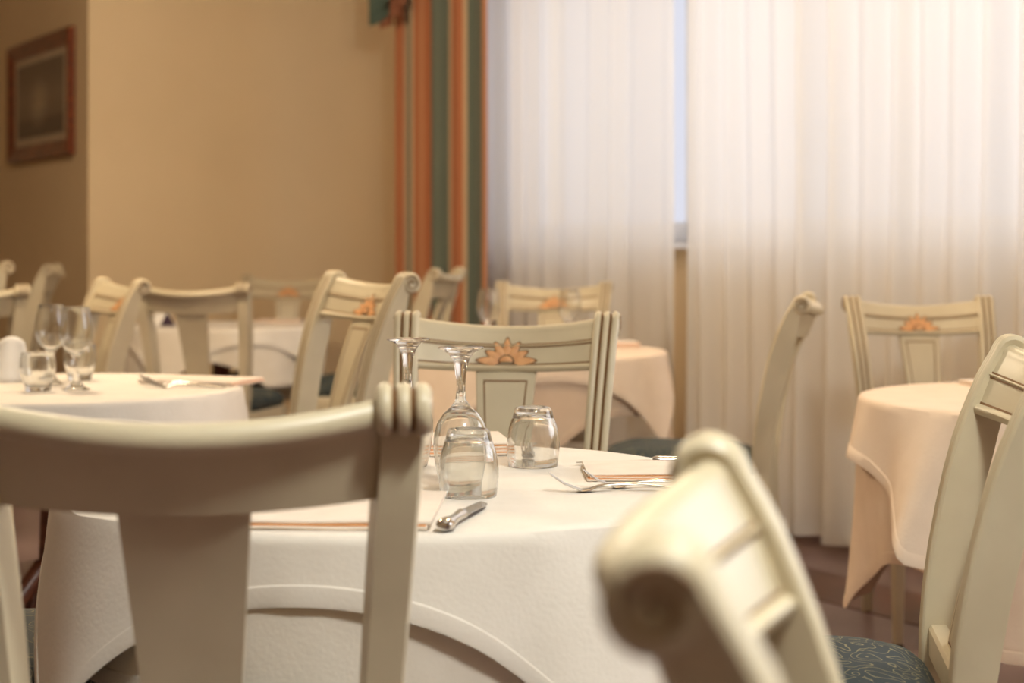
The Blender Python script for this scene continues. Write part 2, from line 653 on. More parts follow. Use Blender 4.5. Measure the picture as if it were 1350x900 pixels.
def drape_off(s):
    return .026 * math.sin(2 * math.pi * (s * 4.0) + .6) + .010 * math.sin(2 * math.pi * s * 7.3 + 1.0)


zs = [.03, .4, .8, 1.2, 1.6, 2.0, 2.4, 2.7]
for z in zs:
    row = []
    for k in range(ND + 1):
        s = k / ND
        t = lerp(ts, te, s) + .02 * math.sin(z * .9) * (s - .5)
        row.append(room(tcur(t), .40 + drape_off(s) * (1 - .12 * math.sin(z * 1.2)), z))
    rows.append(row)
b.grid(rows)
drape = b.build('striped_drape', M['stripe'], None, True, weld=False)
me = drape.data
uvl = me.uv_layers.new(name='UVMap')
cum = [0]
for k in range(ND):
    cum.append(cum[-1] + (rows[0][k + 1] - rows[0][k]).length)
tot = cum[-1]
for lp in me.loops:
    vi = lp.vertex_index
    uvl.data[lp.index].uv = (cum[vi % (ND + 1)] / tot * 2.85 + .30, vi // (ND + 1) / 7)
tag(drape, 'floor length drape in orange and grey green stripes at the wall corner', 'curtain')

# valance tail at the top of the drape
b = MB()
rows = []
for k in range(25):
    s = k / 24
    t = lerp(2.60, 2.97, s)
    zb = lerp(2.44, 2.17, s ** .8) + .012 * math.sin(s * 20)
    off = .52 + .035 * math.sin(s * 15.0)
    rows.append([room(tcur(t), off, zb), room(tcur(t), off + .005, lerp(zb, 2.8, .5)), room(tcur(t), off, 2.8)])
b.grid(rows)
val = b.build('drape_valance', M['teal_lining'], None)
md = val.modifiers.new('thickness', 'SOLIDIFY')
md.thickness = .004
b = MB()
rows = []
for k in range(17):
    s = k / 16
    t = lerp(2.69, 2.94, s)
    zb = lerp(2.27, 2.16, s ** .8)
    off = .485 + .02 * math.sin(s * 15.0)
    rows.append([room(tcur(t), off, zb), room(tcur(t), off, 2.78)])
b.grid(rows)
lin = b.build('lining', M['rust_lining'], val)
md = lin.modifiers.new('thickness', 'SOLIDIFY')
md.thickness = .003
tag(val, 'grey green valance tail with rust lining above the striped drape', 'valance')
b = MB()
b.box((0, 0, 0), (5.1, .06, .10))
pel = b.build('curtain_rail', M['winframe'], None, smooth=False)
pel.location = room(2.85, .24, 2.77)
pel.rotation_euler = (0, 0, YAW)
tag(pel, 'white curtain rail above the window', 'curtain rail')

# ------------------------------------------------------------------ picture on the receding wall
FW, FH = 1.13, .645
pic = empty('framed_picture', room(-.77, BLOCK_B + .002, 1.872), YAW)
tag(pic, 'dark wood framed sepia engraving hanging on the shaded wall', 'picture')
# local frame: x along AX, room side of this wall is +BX = local -y
fwid = .085
prof = [(0, 0), (0, -.030), (.012, -.038), (.03, -.034), (.055, -.022), (.075, -.020), (.085, -.012), (.085, 0)]


def frame_side(p0, p1, inward):
    """mitred moulding from p0 to p1 (outer corners, xz) with inward unit vector"""
    d = (p1 - p0).normalized()
    r0 = [Vector((p0.x, 0, p0.z)) + (inward + d) * u + Vector((0, v, 0)) for u, v in prof]
    r1 = [Vector((p1.x, 0, p1.z)) + (inward - d) * u + Vector((0, v, 0)) for u, v in prof]
    b = MB()
    b.loft([r0, r1])
    return b


c = [Vector((-FW / 2, 0, -FH / 2)), Vector((FW / 2, 0, -FH / 2)), Vector((FW / 2, 0, FH / 2)), Vector((-FW / 2, 0, FH / 2))]
inw = [Vector((0, 0, 1)), Vector((-1, 0, 0)), Vector((0, 0, -1)), Vector((1, 0, 0))]
for k in range(4):
    frame_side(c[k], c[(k + 1) % 4], inw[k]).build('frame_side', M['frame_wood'], pic, smooth=False)
b = MB()
b.box((0, -.008, 0), (FW - .15, .006, FH - .15))
b.build('mat_board', M['mat_board'], pic, smooth=False)
b = MB()
b.box((0, -.0125, 0), (FW - .30, .003, FH - .25))
b.build('engraving', M['print'], pic, smooth=False)

# ------------------------------------------------------------------ dining chair
YR = .19                     # y of the post front at seat height; chair faces local -Y
YF = [(.0, .060), (.12, .038), (.30, .010), (.46, 0), (.56, .004), (.668, .020), (.795, .050), (.887, .086), (.925, .108)]
SCR_Y, SCR_Z, SCR_R = .130, .924, .0195


def yf(z):
    return YR + sinterp(YF, z)


def xp(z):
    return interp([(0, .172), (.46, .172), (.945, .2035)], z)


def yc(x, z, xi=.185):
    """front surface of the crest (bowed in plan)"""
    q = max(0.0, 1 - (x / xi) ** 2)
    return yf(z) + .006 + .042 * q


def ztop(x):
    return .940 - .020 * max(0.0, 1 - (x / .19) ** 2)


def zbot(x):
    return .838 - .009 * max(0.0, 1 - (x / .19) ** 2)


def crest_pt(x, v, proud=0.0):
    z = lerp(zbot(x), ztop(x) - .012, v)
    znom = lerp(.838, .922, v)
    e = .004
    sl = (sinterp(YF, znom + e) - sinterp(YF, znom - e)) / (2 * e)
    nrm = Vector((0, -1, sl)).normalized()
    return Vector((x, yc(x, znom), z)) + nrm * proud


def build_post(side, parent):
    b = MB()
    NX = 19
    zs = [0, .06, .14, .24, .34, .42, .455, .47, .52, .58, .64, .70, .75, .795, .83, .86, .887, .905, .918]
    path = []
    for z in zs:
        e = .006
        dy = (sinterp(YF, min(z + e, .925)) - sinterp(YF, max(z - e, 0))) / (2 * e)
        nrm = Vector((0, 1, -dy)).normalized()
        th = interp([(0, .028), (.40, .044), (.60, .053), (.80, .053), (.87, .046), (.918, .028)], z)
        hw = interp([(0, .014), (.46, .020), (.7, .0235), (.945, .0260)], z)
        fl = 0 if z < .46 else .0055
        path.append((Vector((xp(z) * side, yf(z), z)), nrm, th, hw, fl))
    for ang in (152, 130, 108, 86, 64, 42, 20, -2, -24, -46, -68, -90, -112, -134, -156, -178, -195):
        a = math.radians(ang)
        c = Vector((xp(.935) * side, YR + SCR_Y, SCR_Z))
        rr = SCR_R * (1 if ang > -40 else lerp(1, .72, (-40 - ang) / 155))
        p = c + Vector((0, math.cos(a), math.sin(a))) * rr
        path.append((p, (c - p).normalized(), rr * .93, .0260, .0068))
    rings = []
    for p, nrm, th, hw, fl in path:
        ring = []
        for k in range(NX):
            u = -1 + 2 * k / (NX - 1)
            bump = fl * abs(math.sin(1.5 * math.pi * (u + 1))) ** .6
            ring.append(p + Vector((u * hw, 0, 0)) - nrm * bump)
        for u in (.86, .3, -.3, -.86):
            ring.append(p + Vector((u * hw * .86, 0, 0)) + nrm * th)
        rings.append(ring)

    def mf(i, k):
        return 1 if i >= 7 and k in (5, 6, 11, 12) else 0
    b.loft(rings, True, 0, mifun=mf)
    o = b.build('back_post', [M['ivory'], M['patina']], parent)
    # carved spiral on the outer end of the scroll
    b = MB()
    pts = []
    for k in range(30):
        a = math.radians(150 - k * 17)
        rr = SCR_R * lerp(.98, .22, k / 29)
        pts.append((side * (xp(.935) + .0253), YR + SCR_Y + math.cos(a) * rr, SCR_Z + math.sin(a) * rr))
    b.tube(pts, .0016, 6)
    b.build('carved_spiral', M['patina'], o)
    return o


def build_chair():
    root = empty('dining_chair')
    NXC = 25
    # crest rail
    xe = .190
    xs = [lerp(-xe, xe, k / (NXC - 1)) for k in range(NXC)]
    rings = []
    for x in xs:
        ring = []
        for v in (0, .12, .25, .4, .55, .7, .82, .91, .97):
            ring.append(crest_pt(x, v))
        top = crest_pt(x, .97)
        r = .0150
        c = top + Vector((0, r * .95, -.003))
        for ang in (140, 110, 80, 50, 20, -10, -40, -70):
            a = math.radians(ang)
            ring.append(c + Vector((0, math.cos(a) * r, math.sin(a) * r)))
        for v in (.78, .6, .4, .2, 0):
            p = crest_pt(x, v)
            ring.append(p + Vector((0, lerp(.024, .022, v), 0)))
        rings.append(ring)
    b = MB()
    b.loft(rings)
    crest = b.build('crest_rail', M['ivory'], root)

    def strip(v0, v1, proud, n=5, x0=-.183, x1=.183, rnd=True):
        rows = []
        for k in range(NXC):
            x = lerp(x0, x1, k / (NXC - 1))
            row = []
            for j in range(n):
                s = j / (n - 1)
                pr = proud * (math.sin(math.pi * s) if rnd else 1)
                row.append(crest_pt(x, lerp(v0, v1, s), pr + (.0004 if rnd else 0)))
            rows.append(row)
        b = MB()
        b.grid(rows)
        return b
    strip(.570, .675, .0007, 3, rnd=False).build('patina_line', M['patina'], crest)
    strip(.598, .647, .0035).build('bead', M['ivory'], crest)
    strip(.150, .185, .0007, 3, rnd=False).build('patina_line', M['patina'], crest)
    strip(-.02, .150, .0075, 7).build('lower_bead', M['ivory'], crest)
    # flower: seven petals over a half disc
    zc = zbot(0) + .017

    def surf(x, z):
        v = (z - zbot(x)) / (ztop(x) - .012 - zbot(x))
        return lambda pr: crest_pt(x, v, pr)

    def petal(ang, r0, r1, w):
        b = MB()
        d = Vector((math.cos(ang), math.sin(ang)))
        n = Vector((-d.y, d.x))
        for scale, pr, mi in ((1.0, .0012, 1), (.80, .0022, 0)):
            cen = d * (r0 + r1) / 2
            vs, k = [], 14
            for j in range(k):
                a = 2 * math.pi * j / k
                u = math.cos(a)
                ww = math.sin(a) * w * (1 - .35 * u)
                q = cen + d * u * (r1 - r0) / 2 * scale + n * ww * scale
                vs.append(surf(q.x, zc + q.y)(pr))
            q = cen
            vs.append(surf(q.x, zc + q.y)(pr + (.0022 if mi == 0 else 0)))
            b.add(vs, [(j, (j + 1) % k, k) for j in range(k)], mi)
        return b
    for k, ang in enumerate((4, 27, 57, 90, 123, 153, 176)):
        L = (.064, .051, .049, .050, .049, .051, .064)[k]
        petal(math.radians(ang), .010, L, .0092).build('petal', [M['petal'], M['patina']], crest)
    b = MB()
    for scale, pr, mi in ((1, .0034, 1), (.78, .0048, 0)):
        vs = [surf(.017 * scale * math.cos(math.pi * j / 12), zc + .014 * scale * math.sin(math.pi * j / 12))(pr) for j in range(13)]
        vs.append(surf(0, zc + .004)(pr + (.003 if mi == 0 else 0)))
        b.add(vs, [(j, j + 1, 13) for j in range(12)] + [(12, 0, 13)], mi)
    b.build('flower_heart', [M['petal'], M['patina']], crest)
    # posts (run down into the rear legs)
    build_post(-1, root)
    build_post(1, root)
    # splat

    def hws(z):
        return interp([(.49, .036), (.84, .062)], z)

    def ysp(z):
        return yf(z) + .010 + .042 * min(1, max(0, (z - .47) / .36))
    rings = []
    szs = [.505, .55, .60, .65, .70, .75, .80, .84]
    for z in szs:
        w_ = hws(z)
        y0 = ysp(z)
        rings.append([Vector((x, y, z)) for x, y in ((-w_, y0 + .002), (-w_ + .002, y0), (w_ - .002, y0), (w_, y0 + .002), (w_, y0 + .017), (-w_, y0 + .017))])
    b = MB()
    b.loft(rings)
    sp = b.build('splat', M['ivory'], root)
    b = MB()
    ins, lw = .015, .0034
    for sgn in (-1, 1):
        rows = []
        for z in [.535, .60, .65, .70, .75, .80, .812]:
            w_ = hws(z) - ins
            rows.append([Vector((sgn * w_, ysp(z) - .0009, z)), Vector((sgn * (w_ - lw), ysp(z) - .0009, z))])
        b.grid(rows)
    for z in (.535, .812 - lw):
        w_ = hws(z) - ins
        b.grid([[Vector((-w_, ysp(z) - .0009, z)), Vector((w_, ysp(z) - .0009, z))], [Vector((-w_, ysp(z + lw) - .0009, z + lw)), Vector((w_, ysp(z + lw) - .0009, z + lw))]])
    b.build('panel_line', M['patina'], sp)
    # lower rail
    b = MB()
    b.loft([[Vector((x, y, z)) for y, z in ((yf(.5) + .006, .487), (yf(.5) + .006, .525), (yf(.5) + .010, .530), (yf(.5) + .032, .530), (yf(.5) + .032, .487))] for x in (-.165, .165)])
    b.build('lower_rail', M['ivory'], root, smooth=False)

    # seat
    def outline(k, n, grow=0.0):
        a = 2 * math.pi * k / n
        ca, sa = math.cos(a), math.sin(a)
        e = 2 / 5.0
        x = math.copysign(abs(ca) ** e, ca)
        y = math.copysign(abs(sa) ** e, sa)
        w_ = lerp(.232, .187, (y + 1) / 2) + grow
        yy = lerp(-.245, .190, (y + 1) / 2)
        yy -= .018 * (1 - x * x) * (1 if y < 0 else 0) * abs(y)
        return Vector((x * w_, yy + grow * math.copysign(1, y) * abs(y), 0))
    n = 56
    b = MB()
    rings = []
    for g, z in ((-.012, .445), (-.002, .45), (.004, .462), (.004, .475), (-.004, .488), (-.022, .502), (-.06, .513), (-.12, .520), (-.18, .523)):
        ring = []
        for k in range(n):
            p = outline(k, n, 0)
            c = Vector((0, -.03, 0))
            dd = (p - c)
            f = max(.02, 1 + g / dd.length)
            ring.append(c + dd * f + Vector((0, 0, z)))
        rings.append(ring)
    b.loft(rings)
    b.build('seat_cushion', M['damask'], root)
    b = MB()
    rings = []
    for g, z in ((-.02, .385), (-.006, .385), (-.002, .39), (-.002, .443), (-.006, .448), (-.02, .448)):
        ring = []
        for k in range(n):
            p = outline(k, n, 0)
            c = Vector((0, -.03, 0))
            dd = p - c
            ring.append(c + dd * (1 + g / dd.length) + Vector((0, 0, z)))
        rings.append(ring)
    b.loft(rings)
    b.build('seat_frame', M['ivory'], root)
    # front legs
    for s in (-1, 1):
        b = MB()
        rings = []
        for z, h, g in ((.012, .0115, 0), (.03, .0125, 0), (.25, .018, 0), (.36, .021, 0), (.365, .024, 0), (.44, .024, 0)):
            cx, cy = s * (.198 + .004 * (1 - z / .44)), -.205 - .008 * (1 - z / .44)
            c = h * .3
            rings.append([Vector((cx + x, cy + y, z)) for x, y in ((-h + c, -h), (h - c, -h), (h, -h + c), (h, h - c), (h - c, h), (-h + c, h), (-h, h - c), (-h, -h + c))])
        b.loft(rings)
        lg = b.build('front_leg', M['ivory'], root)
        b = MB()
        h = .0125
        b.box((s * .202, -.213, .0075), (2 * h, 2 * h, .015))
        b.build('foot_cap', M['foot_cap'], lg, smooth=False)
    return root


proto = build_chair()
CREST_Y = YR + .115
first = [True]


def chair(px, d, facing, label, sc=1.0, group='ivory dining chairs at the tables'):
    """px, d: x and y of the crest centre; facing: direction the sitter looks"""
    f = Vector((facing[0], facing[1], 0)).normalized()
    o = proto if first[0] else copy_tree(proto)
    first[0] = False
    o.location = Vector((px, d, 0)) + f * CREST_Y * sc
    o.rotation_euler = (0, 0, math.atan2(f.x, -f.y))
    o.scale = (sc, sc, sc)
    return tag(o, label, 'chair', group)


chair(-.305, 1.56, (-.087, .996), 'ivory dining chair seen from behind, its broad plain back filling the lower corner')                  # A
chair(.114, .925, (.986, -.167), 'blurred ivory dining chair very close, scrolled back end turned towards the viewer')                      # D
chair(-.012, 3.36, (-.12, -.99), 'ivory dining chair facing the viewer behind the glasses, orange flower sharp and central')               # C
chair(.690, 2.25, (-.99, .14), 'ivory dining chair cut off at the frame edge, in front of the peach table')                               # R
chair(-.388, 4.37, (-.86, -.51), 'ivory dining chair turned sideways between the central chair and the small left table', 1.07)            # B
chair(.163, 6.52, (-.12, -.99), 'ivory dining chair facing the viewer against the sheers, behind upright wine glasses')                     # E
chair(.81, 4.70, (-.975, .215), 'ivory dining chair in side view before the sheers with dark seat visible')                                 # G
chair(1.22, 5.00, (.03, -1), 'ivory dining chair with orange flower behind the peach table, back to the sheers', .985)                     # F
chair(-1.205, 6.28, (.14, .99), 'ivory dining chair seen from behind, drawn up to the white table by the wall')                            # K
chair(-1.315, 5.55, (-.86, -.51), 'ivory dining chair in three quarter view just behind the upright glasses', 1.03)                        # L
chair(-1.10, 8.20, (0, -1), 'ivory dining chair facing out from the ochre wall behind the far white table')                                # M
chair(-.285, 6.96, (-.98, .2), 'shadowed ivory dining chair standing before the striped drape', 1.05)                                      # N
chair(-1.93, 5.86, (-.5, .86), 'ivory dining chair at the left frame edge, curved top rail cut off by the frame')                          # H
chair(-2.21, 6.98, (-.80, -.60), 'pale ivory dining chair sliver at the frame edge above another chair top', 1.08)                         # H2
chair(-2.11, 7.60, (-.985, -.17), 'shadowed ivory dining chair in the dark corner below the framed picture', 1.06)                           # J
chair(-1.16, 2.46, (1, -.03), 'ivory dining chair whose patterned seat edge shows at the lower left frame edge')                           # P

# ------------------------------------------------------------------ tables with cloths
TOP = .742


def table(cx, cy, r, label, rz=0.0):
    root = empty('round_table', (cx, cy, 0), rz)
    tag(root, label, 'table', 'round pedestal tables under cloths')
    b = MB()
    b.lathe([(.0001, TOP - .030), (r - .014, TOP - .030), (r - .006, TOP - .022), (r - .006, TOP - .006), (r - .012, TOP - .002), (.0001, TOP - .002)], 64, closed=False)
    b.build('tabletop', M['red_wood'], root)
    b = MB()
    b.lathe([(.0001, .16), (.045, .16), (.055, .22), (.040, .30), (.034, .45), (.040, .60), (.06, .68), (.12, TOP - .03), (.0001, TOP - .03)], 24, closed=False)
    b.build('column', M['red_wood'], root)
    for k in range(4):
        a = math.pi / 4 + k * math.pi / 2
        pts, rad = [], []
        for j in range(15):
            s = j / 14
            rr = lerp(.03, .36, s)
            z = .30 * (1 - s) ** 1.7 + .022 + .035 * math.sin(math.pi * s) * (1 if s < .8 else .9)
            pts.append((math.cos(a) * rr, math.sin(a) * rr, z))
            rad.append(lerp(.024, .019, s))
        b = MB()
        b.tube(pts, rad, 10)
        b.build('curved_foot', M['red_wood'], root)
    return root


def drape_cloth(name, cx, cy, R, half, rz, mat, label, cat, group, base_out, amp, seed, lift=0.0, quad=0.0, nfold=9, hem=True, bumps=(), cap=.721):
    """square cloth hanging over a round top; folds grow with the hanging length"""
    r = random.Random(seed)
    root = None
    NT = 216
    p1, p2, p3 = r.uniform(0, 6.3), r.uniform(0, 6.3), r.uniform(0, 6.3)
    n2 = nfold + 4

    def fold(th):
        q = th - rz
        return .50 * math.cos(4 * (q - math.pi / 4)) + .32 * math.sin(nfold * q + p1 + .5 * math.sin(2 * q + p3)) + .18 * math.sin(n2 * q + p2) + sum(
            am * math.exp(-((((th - math.radians(an) + math.pi) % (2 * math.pi)) - math.pi) / math.radians(wd)) ** 2) for an, wd, am in bumps)

    def rmax(th):
        if half == 0:
            return R + (.212 if cy < 3 else .180)
        q = th - rz
        return half / max(abs(math.cos(q)), abs(math.sin(q)), cap)

    def pos(th, L, extra=0.0):
        er = .012                    # rounding of the edge
        if L <= 0:
            rr = R + L
            return Vector((math.cos(th) * rr, math.sin(th) * rr, TOP + lift))
        if L < er * 1.57:
            a = L / er
            rr, z = R + math.sin(a) * er, TOP + lift - (1 - math.cos(a)) * er
        else:
            h = L - er * 1.57
            out = h * max(.045 if base_out > .05 else -1, base_out + amp * fold(th)) + quad * h * h * fold(th)
            rr, z = R + er + out, TOP + lift - er - math.sqrt(max(0, h * h - out * out * .8))
        rr += extra
        # sideways lean of the folds
        t2 = th + .10 * max(0, L - .03) * math.sin(nfold * (th - rz) + p1 + 1.2)
        return Vector((math.cos(t2) * rr, math.sin(t2) * rr, z))
    rows = [[Vector((0, 0, TOP + lift))] * NT]
    for f in (.3, .6, .85, .96):
        rows.append([pos(2 * math.pi * k / NT, -(1 - f) * R) for k in range(NT)])
    NH = 16
    for j in range(NH + 1):
        row = []
        for k in range(NT):
            th = 2 * math.pi * k / NT
            H = rmax(th) - R
            row.append(pos(th, H * (j / NH) ** 1.15))
        rows.append(row)
    b = MB()
    b.grid(rows, wrap=True)
    o = b.build(name, mat, None)
    o.location = (cx, cy, 0)
    sd = o.modifiers.new('cloth_thickness', 'SOLIDIFY')
    sd.thickness = .0016
    sd.offset = -1
    if hem:
        hr = []
        for f in (-.0005, .006, .024, .0255):
            row = []
            for k in range(NT):
                th = 2 * math.pi * k / NT
                H = rmax(th) - R
                row.append(pos(th, H - f, .0018 if f not in (.0255, -.0005) else .0002))
            hr.append(row)
        b = MB()
        b.grid(hr, wrap=True)
        b.build('hem', mat, o)
    tag(o, label, cat, group)
    return o


TABLES = {
    'T1': (-.170, 2.39, .462, 'round table in the middle set with upturned glasses'),
    'T2': (.035, 5.44, .46, 'round table behind the central flower chair'),
    'T3': (1.25, 3.70, .462, 'round table with a peach cloth before the sheers'),
    'T4': (-1.095, 4.00, .435, 'small round table with upright glasses'),
    'T5': (-1.26, 7.24, .425, 'round table by the ochre wall in the distance'),
}
for k, (cx, cy, r, lab) in TABLES.items():
    table(cx, cy, r, lab, math.radians({'T3': 20}.get(k, 0)))
GO, GU = 'square overlay cloths', 'long under cloths'
CL = {   # overlay half size, rotation, under half size, under rotation, seeds, adjectives
    'T1': (.550, -8, 0, 30, 5, 'off white overlay tablecloth in full view under the upturned glasses', 'long off white under cloth hanging below the front hem of the middle table'),
    'T2': (.535, 12, .64, 40, 8, 'peach tinted overlay tablecloth hanging behind the central flower chair', 'long under cloth of the table behind the central flower chair'),
    'T3': (.600, -3, .80, 24, 2, 'peach overlay tablecloth with pointed corner near the sheers', 'long peach under cloth hanging low at the table before the sheers'),
    'T4': (.505, 28, 0, 5, 9, 'off white overlay tablecloth under the upright wine glasses', 'long under cloth of the table holding upright wine glasses'),
    'T5': (.495, 25, .56, 0, 4, 'bright white overlay tablecloth on the far table by the wall', 'white folded under cloth of the far table by the wall'),
}
BUMPS = {   # (direction in degrees, width, strength) of the larger folds
    'T1': ((-52, 9, .8), (-68, 6, -.7), (-118, 7, .5), (-135, 10, .6), (-100, 4, .5)),
    'T2': ((-20, 10, 1.0), (-42, 9, -.8), (-62, 12, .9), (-115, 12, .7)),
    'T3': ((183, 7, 1.3), (201, 6, -.8), (216, 5, .7), (228, 5, -.5), (240, 6, .6), (255, 6, -.7), (270, 8, .8), (160, 8, -.6)),
    'T5': ((-60, 9, .9), (-80, 8, -.6), (-110, 9, .8)),
}
for k, (h1, r1, h2, r2, sd, l1, l2) in CL.items():
    cx, cy, r, _ = TABLES[k]
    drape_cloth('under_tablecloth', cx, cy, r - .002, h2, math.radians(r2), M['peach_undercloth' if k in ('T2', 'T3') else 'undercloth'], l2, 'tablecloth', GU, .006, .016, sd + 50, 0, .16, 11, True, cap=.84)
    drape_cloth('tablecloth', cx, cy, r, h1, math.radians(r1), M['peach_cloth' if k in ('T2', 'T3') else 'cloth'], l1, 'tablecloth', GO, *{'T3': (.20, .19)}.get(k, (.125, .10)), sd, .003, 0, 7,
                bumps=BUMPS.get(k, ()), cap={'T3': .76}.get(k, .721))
CT = TOP + .003              # height of the cloth surface

# ------------------------------------------------------------------ glasses
def lathe_obj(name, prof, n=40):
    b = MB()
    b.lathe(prof, n, closed=False)
    return b


def wine_mesh():
    # outer profile from foot centre to rim, then inner back down; z up from the foot
    o = [(.0001, 0), (.030, 0), (.0325, .0012), (.0325, .0022), (.025, .0046), (.0175, .0095), (.0118, .018), (.0084, .030), (.0064, .046), (.0060, .060), (.0075, .073),
         (.013, .082), (.024, .092), (.033, .106), (.0380, .124), (.0385, .140), (.0365, .158), (.0325, .178), (.0295, .193)]
    i = [(.0290, .1936), (.0285, .193), (.0316, .178), (.0355, .158), (.0375, .140), (.0370, .124), (.0320, .107), (.0230, .0935), (.012, .0850), (.0001, .0815)]
    return o + i


def tumbler_mesh():
    o = [(.0001, .002), (.018, .002), (.022, 0), (.0265, .001), (.0285, .004), (.0310, .014), (.0365, .030), (.0400, .048), (.0405, .060), (.0395, .074), (.0375, .089)]
    i = [(.0370, .0898), (.0364, .089), (.0383, .074), (.0392, .060), (.0386, .048), (.0350, .031), (.0290, .017), (.020, .0125), (.0001, .0115)]
    return o + i


WINE = lathe_obj('wine_glass', wine_mesh(), 44).mesh('wine_glass', M['glass'])
TUMB = lathe_obj('tumbler', tumbler_mesh(), 44).mesh('tumbler', M['glass'])


def put(mesh, name, x, y, h, inverted, label, cat, group, rz=0):
    o = bpy.data.objects.new(name, mesh)
    col.objects.link(o)
    if inverted:
        o.rotation_euler = (math.pi, 0, rz)
        o.location = (x, y, CT + h + .0006)
    else:
        o.rotation_euler = (0, 0, rz)
        o.location = (x, y, CT + .0006)
    return tag(o, label, cat, group)


GI, GS = 'upturned glasses on the middle table', 'upright glasses on the further tables'
put(WINE, 'wine_glass', -.071, 2.318, .1936, True, 'upturned wine glass standing directly behind the nearer tumbler', 'wine glass', GI)
put(WINE, 'wine_glass', -.158, 2.535, .1936, True, 'upturned wine glass partly hidden by the scroll of the near chair', 'wine glass', GI)
put(TUMB, 'tumbler', -.058, 2.230, .0898, True, 'nearer upturned water tumbler, in front of the wine glass', 'tumbler', GI)
put(TUMB, 'tumbler', .032, 2.535, .0898, True, 'farther upturned water tumbler standing alone by the forks', 'tumbler', GI)
put(WINE, 'wine_glass', -1.020, 3.905, 0, False, 'upright wine glass in front on the small left table', 'wine glass', GS)
put(WINE, 'wine_glass', -1.124, 4.070, 0, False, 'upright wine glass standing behind the other on the small left table', 'wine glass', GS)
put(TUMB, 'tumbler', -1.098, 3.866, 0, False, 'upright tumbler in front on the small left table', 'tumbler', GS)
put(TUMB, 'tumbler', -1.085, 4.190, 0, False, 'upright tumbler behind the stem of the front wine glass', 'tumbler', GS)
put(WINE, 'wine_glass', -.08, 5.62, 0, False, 'upright wine glass against the striped drape edge, behind the central chair', 'wine glass', GS)
put(WINE, 'wine_glass', .195, 5.62, 0, False, 'upright wine glass in front of the flower of the far chair', 'wine glass', GS)

# ------------------------------------------------------------------ cutlery
def ellring(p, t, w, h, n=10):
    t = Vector(t).normalized()
    s = t.cross(Vector((0, 0, 1))).normalized()
    u = s.cross(t).normalized()
    return [p + s * math.cos(2 * math.pi * k / n) * w + u * math.sin(2 * math.pi * k / n) * h for k in range(n)]


def build_fork(L=.195):
    """along +x, tines at x = 0, handle end at x = L; resting on z = 0"""
    root = empty('fork')
    zt = [(0, .026), (.02, .0120), (.038, .0035), (.052, .0028), (.068, .0075), (.09, .0105), (.12, .0095), (.16, .0055), (L, .0035)]
    b = MB()
    rings = []
    for x, w, h in ((.040, .0100, .0013), (.046, .0120, .0014), (.056, .0112, .0016), (.066, .0060, .0020), (.076, .0036, .0024), (.10, .0034, .0024), (.13, .0045, .0022),
                    (.16, .0066, .0021), (.180, .0085, .0020), (.190, .0078, .0019), (.195, .0040, .0014)):
        z = sinterp(zt, x)
        dz = (sinterp(zt, x + .003) - sinterp(zt, x - .003)) / .006
        rings.append(ellring(Vector((x, 0, z)), (1, 0, dz), w, h))
    b.loft(rings)
    b.build('handle', M['steel'], root)
    for k in range(4):
        y = (k - 1.5) * .0058
        b = MB()
        rings = []
        for x, w, h in ((0, .0007, .0006), (.004, .0012, .0009), (.02, .0016, .0011), (.044, .0017, .0012)):
            z = sinterp(zt, x)
            dz = (sinterp(zt, x + .003) - sinterp(zt, max(0, x - .003))) / .006
            rings.append(ellring(Vector((x, y, z)), (1, 0, dz), w, h, 8))
        b.loft(rings)
        b.build('tine', M['steel'], root)
    return root


def build_knife():
    """along +x: handle end x = 0, blade tip x = .215"""
    root = empty('table_knife')
    b = MB()
    rings = []
    for x, w, h in ((0, .0040, .0035), (.002, .0085, .0062), (.010, .0112, .0082), (.020, .0108, .0080), (.040, .0076, .0060), (.065, .0066, .0052), (.085, .0078, .0058), (.092, .0086, .0062), (.098, .0060, .0040)):
        rings.append(ellring(Vector((x, 0, .0084)), (1, 0, 0), w, h, 14))
    b.loft(rings)
    b.build('handle', M['steel'], root)
    b = MB()
    rings = []
    for x, y0, y1 in ((.094, -.0055, .0055), (.104, -.0085, .0085), (.130, -.0098, .0085), (.165, -.0102, .0080), (.190, -.0092, .0070), (.205, -.0060, .0060), (.214, .0005, .0045)):
        z = lerp(.0075, .0045, (x - .094) / .12)
        rings.append([Vector((x, y0, z)), Vector((x, y0 * .4, z + .0006)), Vector((x, y1, z + .0012)), Vector((x, y1, z - .0010)), Vector((x, y0 * .4, z - .0006))])
    b.loft(rings)
    b.build('blade', M['steel'], root)
    return root


fk, kn = build_fork(), build_knife()
fk_used, kn_used = [False], [False]


def place_cut(proto_, used, x, y, ang, label, cat, group, lift=0.0):
    o = proto_ if not used[0] else copy_tree(proto_)
    used[0] = True
    o.location = (x, y, CT + .0004 + lift)
    o.rotation_euler = (0, 0, math.radians(ang))
    return tag(o, label, cat, group)


GC = 'cutlery laid on the tables'
place_cut(kn, kn_used, -.080, 1.935, 78, 'table knife lying beside the folded napkin at the front of the middle table', 'knife', GC)
place_cut(kn, kn_used, -.150, 2.335, 172, 'table knife whose handle tip peeps out behind the near chair post', 'knife', GC)
place_cut(kn, kn_used, .312, 2.545, 180, 'table knife on the far side of the napkin next to the tumbler', 'knife', GC)
place_cut(fk, fk_used, .050, 2.262, 4, 'nearer fork with upcurved tines pointing to the nearer tumbler', 'fork', GC)
place_cut(fk, fk_used, .098, 2.296, 3, 'second fork lying just behind the nearer fork', 'fork', GC)
place_cut(fk, fk_used, .022, 2.630, 86, 'fork seen through the farther upturned tumbler', 'fork', GC)
place_cut(fk, fk_used, -.895, 4.015, -9, 'outer fork beside the napkin on the small left table', 'fork', GC)
place_cut(fk, fk_used, -.870, 3.965, -6, 'inner fork beside the napkin on the small left table', 'fork', GC)

